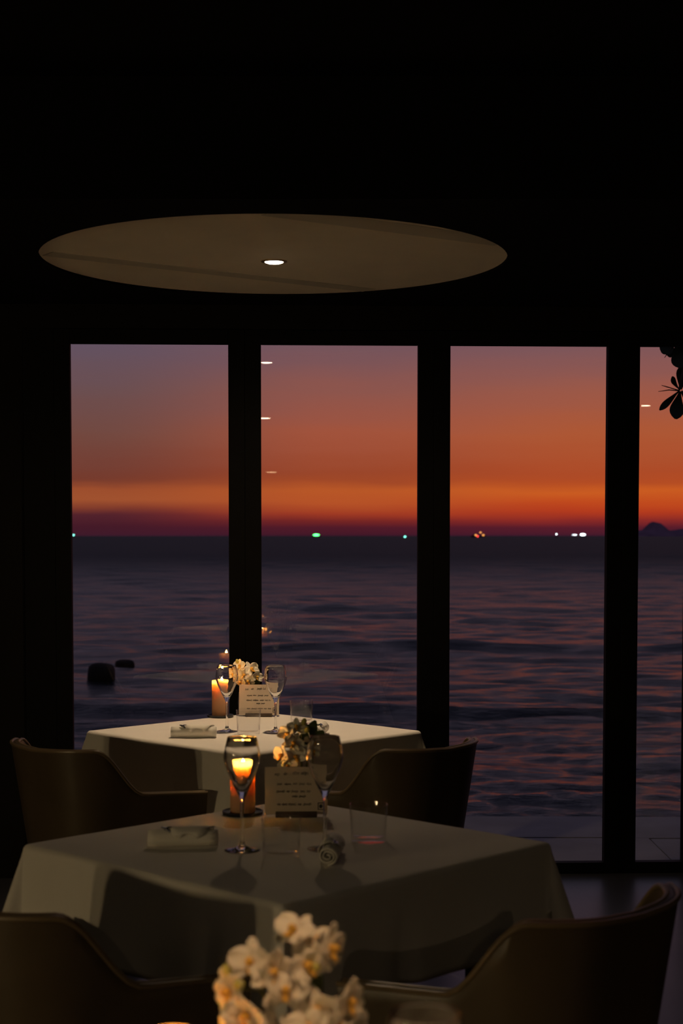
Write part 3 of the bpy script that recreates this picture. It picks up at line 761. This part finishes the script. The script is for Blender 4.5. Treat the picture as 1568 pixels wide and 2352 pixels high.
# rolled napkins
def napkin(p, rz, label, length=0.152, r=0.0215):
    e = tag(empty('rolled_napkin', (*p, TT), rz), label, 'napkin', 'rolled white napkins')
    turns, n_ = 2.6, 78
    prof = []
    for i in range(n_ + 1):
        a = i / n_; rr = 0.0035 + (r - 0.0035) * a ** 0.9; th = 2 * math.pi * turns * a + 0.9
        prof.append((rr * math.cos(th) * 1.04, rr * math.sin(th) * 0.95))
    v, f = [], []; ks = np.linspace(-0.5, 0.5, 9)
    for k in ks:
        taper = 1 - 0.05 * (abs(k) * 2) ** 6; sh = 0.0025 * math.sin(k * 7)
        for (y, z) in prof: v.append((k * length + sh * (z / r), y * taper, r * 0.95 + z * taper))
    m_ = len(prof)
    for i in range(len(ks) - 1):
        for j in range(m_ - 1): f.append((i * m_ + j, i * m_ + j + 1, (i + 1) * m_ + j + 1, (i + 1) * m_ + j))
    o = MB().add(v, f).build('napkin_roll', 'napkin_linen', e, sharp=None)
    so = o.modifiers.new('thickness', 'SOLIDIFY'); so.thickness = 0.0022; so.offset = -1
    # pointed flap folded over the roll
    v, f = [], []
    for i in range(13):
        a = i / 12; th = math.radians(205 - 175 * a); hw = 0.058 * (1 - 0.8 * abs(a - 0.35)) * (1 if a < 0.92 else 0.7)
        rr = r + 0.0018
        for q in (-1, -0.5, 0, 0.5, 1):
            d = math.radians(26) * q * q
            v.append((0.012 + hw * q, rr * 1.04 * -math.cos(th - d), r * 0.95 + rr * 0.95 * math.sin(th - d)))
    for i in range(12):
        for j in range(4): f.append((i * 5 + j, i * 5 + j + 1, (i + 1) * 5 + j + 1, (i + 1) * 5 + j))
    o = MB().add(v, f).build('flap', 'napkin_linen', e, sharp=None)
    so = o.modifiers.new('thickness', 'SOLIDIFY'); so.thickness = 0.0012; so.offset = 1
    mb = MB().tube([(-0.046, -0.008, 0.0435), (-0.034, -0.014, 0.040), (-0.026, -0.0185, 0.034)], [0.0018, 0.0042, 0.002], 8)
    mb.tube([(-0.040, -0.016, 0.038), (-0.032, -0.011, 0.0425), (-0.024, -0.008, 0.0445)], [0.0012, 0.0032, 0.0012], 8)
    mb.build('napkin_pin', 'silver', e)
    return e
napkin((-0.4965, 5.243), 0.0, 'rolled white napkin with a silver pin on the window table')
napkin((-0.346, 3.397), math.radians(1), 'dim rolled napkin lying sideways on the middle table')
napkin((-0.021, 3.262), math.radians(84), 'rolled napkin seen end-on with a round spiral, middle table')
napkin((-0.075, 5.30), math.radians(80), 'rolled napkin behind the middle orchid on the window table')

# ------------------------------------------------------------------ orchids
def petal_mesh(name, m, ln, w, cup, curl, obov, tk=0.0006):
    v, f = [], []; ns_, nw = 9, 5
    for sg in (1, -1):
        for i in range(ns_ + 1):
            a = i / ns_; ww = w / 2 * max(0.10, math.sin(math.pi * (0.04 + 0.90 * a ** obov)) ** 0.62)
            for j in range(nw):
                q = j / (nw - 1) * 2 - 1
                v.append((q * ww, ln * a * (1 - 0.05 * q * q), curl * a * a + cup * q * q * ww + 0.0012 * math.sin(5 * a + 3 * q) + tk * sg))
    o = nw * (ns_ + 1)
    for i in range(ns_):
        for j in range(nw - 1):
            a = i * nw + j; f += [(a, a + 1, a + nw + 1, a + nw), (o + a, o + a + nw, o + a + nw + 1, o + a + 1)]
        for j in (0, nw - 1):
            a = i * nw + j; f.append((a, a + nw, o + a + nw, o + a))
    for j in range(nw - 1):
        f.append((j, j + 1, o + j + 1, o + j)); a = ns_ * nw + j; f.append((a, a + 1, o + a + 1, o + a))
    return MB().add(v, f).mesh(name, m, True, None)
PETAL = petal_mesh('petal', 'orchid_white', 0.030, 0.033, 0.22, 0.004, 0.85)
SEPAL = petal_mesh('sepal', 'orchid_white', 0.031, 0.018, 0.16, 0.003, 0.95)
mb = MB().lathe([(0, -0.002), (0.003, 0.0), (0.0055, 0.005), (0.0052, 0.010), (0.0030, 0.014), (0, 0.0155)], 12)
mb.tube([(0, -0.001, 0.004), (0, -0.010, 0.008), (0, -0.015, 0.013)], [0.0030, 0.0040, 0.0012], 8)
LIP = mb.mesh('lip', 'orchid_lip', True, None)
BUD = MB().lathe([(0, 0), (0.004, 0.002), (0.0075, 0.009), (0.0070, 0.015), (0.0035, 0.020), (0, 0.0215)], 14).mesh('bud', 'orchid_bud', True, None)
def facing(d, roll):
    return (Vector(d).normalized().to_track_quat('Z', 'Y').to_matrix() @ Matrix.Rotation(roll, 3, 'Z')).to_euler()
def orchid(label, p, flowers, buds, leaves_, stems, vase_h=0.085, rseed=1):
    e = tag(empty('orchid_vase', (*p, TT)), label, 'orchid', 'small vases of white orchids')
    r = random.Random(rseed)
    MB().lathe([(0, 0), (0.026, 0), (0.029, 0.004), (0.032, vase_h * 0.5), (0.029, vase_h - 0.003), (0.027, vase_h), (0.025, vase_h - 0.003), (0.027, vase_h * 0.5), (0.024, 0.008), (0, 0.008)], 32).build('vase', 'ceramic', e, sharp=50)
    for pts in stems: MB().tube(pts, [0.0030] * (len(pts) - 1) + [0.0016], 8).build('stem', 'orchid_stem', e)
    for (fx, fy, fz, sc, d) in flowers:
        fe = empty('flower', (fx, fy, fz), 0, e); fe.rotation_euler = facing(d, r.uniform(-0.5, 0.5)); fe.scale = (sc,) * 3
        for a in (78, -78): link('petal', PETAL, fe, (0, 0, 0.001), (r.uniform(-0.5, 0.45), r.uniform(-0.3, 0.3), math.radians(-a)))
        for a in (0, 128, -128): link('sepal', SEPAL, fe, (0, 0, -0.001), (r.uniform(-0.35, 0.5), 0, math.radians(a)))
        link('lip', LIP, fe)
        c = Vector(stems[0][-1]); 
    for (bx, by, bz, sc, d) in buds:
        o = link('bud', BUD, e, (bx, by, bz), facing(d, 0)); o.scale = (sc,) * 3
    for (b0, tp, w) in leaves_: leaf(b0, tp, w, 0.006, 0.2, 'leaf', 'orchid_leaf', e, lambda q: tuple(q), 1.1, 0.0008)
    # stalk from the stem to each flower
    for (fx, fy, fz, sc, d) in flowers:
        best = None
        for pts in stems:
            for a, b in zip(pts, pts[1:]):
                for k in range(6):
                    q = Vector(a).lerp(Vector(b), k / 5)
                    if q.z <= fz + 0.004:
                        dd = (q - Vector((fx, fy, fz))).length
                        if best is None or dd < best[0]: best = (dd, q)
        q = best[1]; back = Vector((fx, fy, fz)) - Vector(d).normalized() * 0.002
        midp = (q + back) / 2 - Vector(d).normalized() * 0.006
        MB().tube([q, midp, back], 0.0011, 6).build('flower_stalk', 'orchid_stem', e)
# blurred orchid of the front table
FO = (-0.060, 1.833)
orchid('large blurred white orchid at the bottom edge of the view', FO,
       [(0.004, 0.012, 0.207, 0.95, (-0.35, -0.6, 0.7)), (0.046, 0.006, 0.189, 1.0, (0.75, -0.65, 0.1)), (-0.046, -0.006, 0.176, 0.95, (-0.3, -0.9, 0.25)), (-0.020, -0.012, 0.164, 1.05, (0.1, -0.95, 0.3)),
        (-0.006, -0.020, 0.145, 1.0, (0.15, -0.9, 0.4)), (-0.072, -0.004, 0.140, 0.95, (-0.7, -0.7, 0.0)), (-0.050, -0.020, 0.117, 1.05, (-0.4, -0.9, 0.0)), (0.032, -0.022, 0.123, 1.0, (-0.1, -0.95, 0.25)),
        (0.068, -0.008, 0.128, 1.0, (0.6, -0.75, 0.25)), (-0.030, -0.030, 0.092, 1.1, (-0.2, -0.95, 0.1)), (0.006, -0.036, 0.090, 1.1, (0.05, -0.95, 0.2)), (0.042, -0.030, 0.096, 1.05, (0.3, -0.9, 0.1)),
        (0.074, -0.004, 0.096, 0.9, (0.8, -0.5, -0.2)),
        (0.018, -0.006, 0.172, 1.0, (0.35, -0.85, 0.2)), (0.052, -0.018, 0.108, 1.05, (0.45, -0.85, 0.0)), (-0.062, -0.014, 0.098, 1.0, (-0.6, -0.75, -0.1)), (0.020, -0.034, 0.106, 1.0, (0.1, -0.9, 0.35)), (0.030, 0.010, 0.196, 0.85, (0.4, -0.6, 0.6))],
       [(-0.066, 0.0, 0.156, 1.0, (-0.6, -0.3, 0.7)), (-0.058, -0.008, 0.148, 0.9, (-0.2, -0.8, 0.3)), (0.022, 0.0, 0.165, 0.9, (0.5, -0.6, 0.3))],
       [((0, 0.01, 0.07), (0.035, 0.03, 0.15), 0.03)],
       [[(0, 0, 0.02), (0.004, 0.0, 0.10), (0.014, 0.006, 0.16), (0.006, 0.012, 0.205)], [(0.002, 0, 0.03), (-0.02, 0, 0.11), (-0.045, 0.0, 0.16)], [(0, 0, 0.03), (0.02, -0.004, 0.09), (0.05, 0, 0.12)]], rseed=3)
NO = (-0.100, 3.833)
orchid('orchid glowing orange behind the card on the middle table', NO,
       [(-0.030, -0.004, 0.190, 0.95, (-0.5, -0.7, 0.35)), (-0.010, 0.0, 0.205, 0.9, (-0.1, -0.6, 0.7)), (-0.018, -0.012, 0.170, 0.95, (0.1, -0.95, 0.2)), (-0.044, -0.012, 0.140, 0.95, (-0.7, -0.7, 0.1)),
        (-0.012, -0.018, 0.138, 1.0, (0.05, -0.95, 0.15)), (0.020, -0.004, 0.150, 0.9, (0.5, -0.8, 0.1)), (0.022, 0.004, 0.182, 0.8, (0.7, -0.5, 0.4)), (-0.030, -0.018, 0.116, 0.9, (-0.3, -0.9, -0.1))],
       [(0.005, 0, 0.212, 0.9, (0.3, 0, 1)), (0.012, -0.006, 0.196, 0.9, (0.3, -0.6, 0.7))],
       [((0.006, 0.0, 0.15), (0.036, -0.006, 0.225), 0.034), ((0.010, 0.0, 0.145), (0.056, -0.004, 0.200), 0.034), ((0.004, 0.004, 0.14), (0.018, 0.0, 0.215), 0.030)],
       [[(0, 0, 0.02), (0.002, 0.0, 0.10), (0.0, 0.004, 0.16), (0.004, 0.004, 0.21)], [(0, 0, 0.03), (-0.015, -0.002, 0.10), (-0.028, -0.002, 0.18)], [(0, 0, 0.03), (0.012, 0, 0.10), (0.024, 0.0, 0.17)]], rseed=8)
FAO = (-0.362, 5.945)
orchid('white orchid lit yellow by the candle behind the card on the window table', FAO,
       [(-0.022, -0.010, 0.182, 0.95, (-0.4, -0.7, 0.5)), (0.018, -0.006, 0.172, 1.05, (0.5, -0.8, 0.35)), (-0.006, -0.018, 0.150, 1.0, (-0.1, -0.95, 0.2)), (-0.040, -0.008, 0.152, 0.9, (-0.8, -0.6, 0.1)),
        (0.038, -0.004, 0.142, 0.9, (0.7, -0.7, 0.1)), (0.006, -0.022, 0.128, 0.95, (0.2, -0.95, -0.1)), (-0.020, -0.020, 0.124, 0.85, (-0.4, -0.9, -0.1))],
       [(-0.03, -0.004, 0.192, 0.9, (-0.4, 0, 1))],
       [((0.006, 0.0, 0.11), (0.052, -0.006, 0.125), 0.034)],
       [[(0, 0, 0.02), (0.0, 0.0, 0.10), (-0.006, 0.0, 0.18)], [(0, 0, 0.03), (0.012, 0.0, 0.11), (0.022, 0.0, 0.165)], [(0, 0, 0.03), (-0.015, 0.0, 0.1), (-0.034, 0.0, 0.145)]], rseed=5)
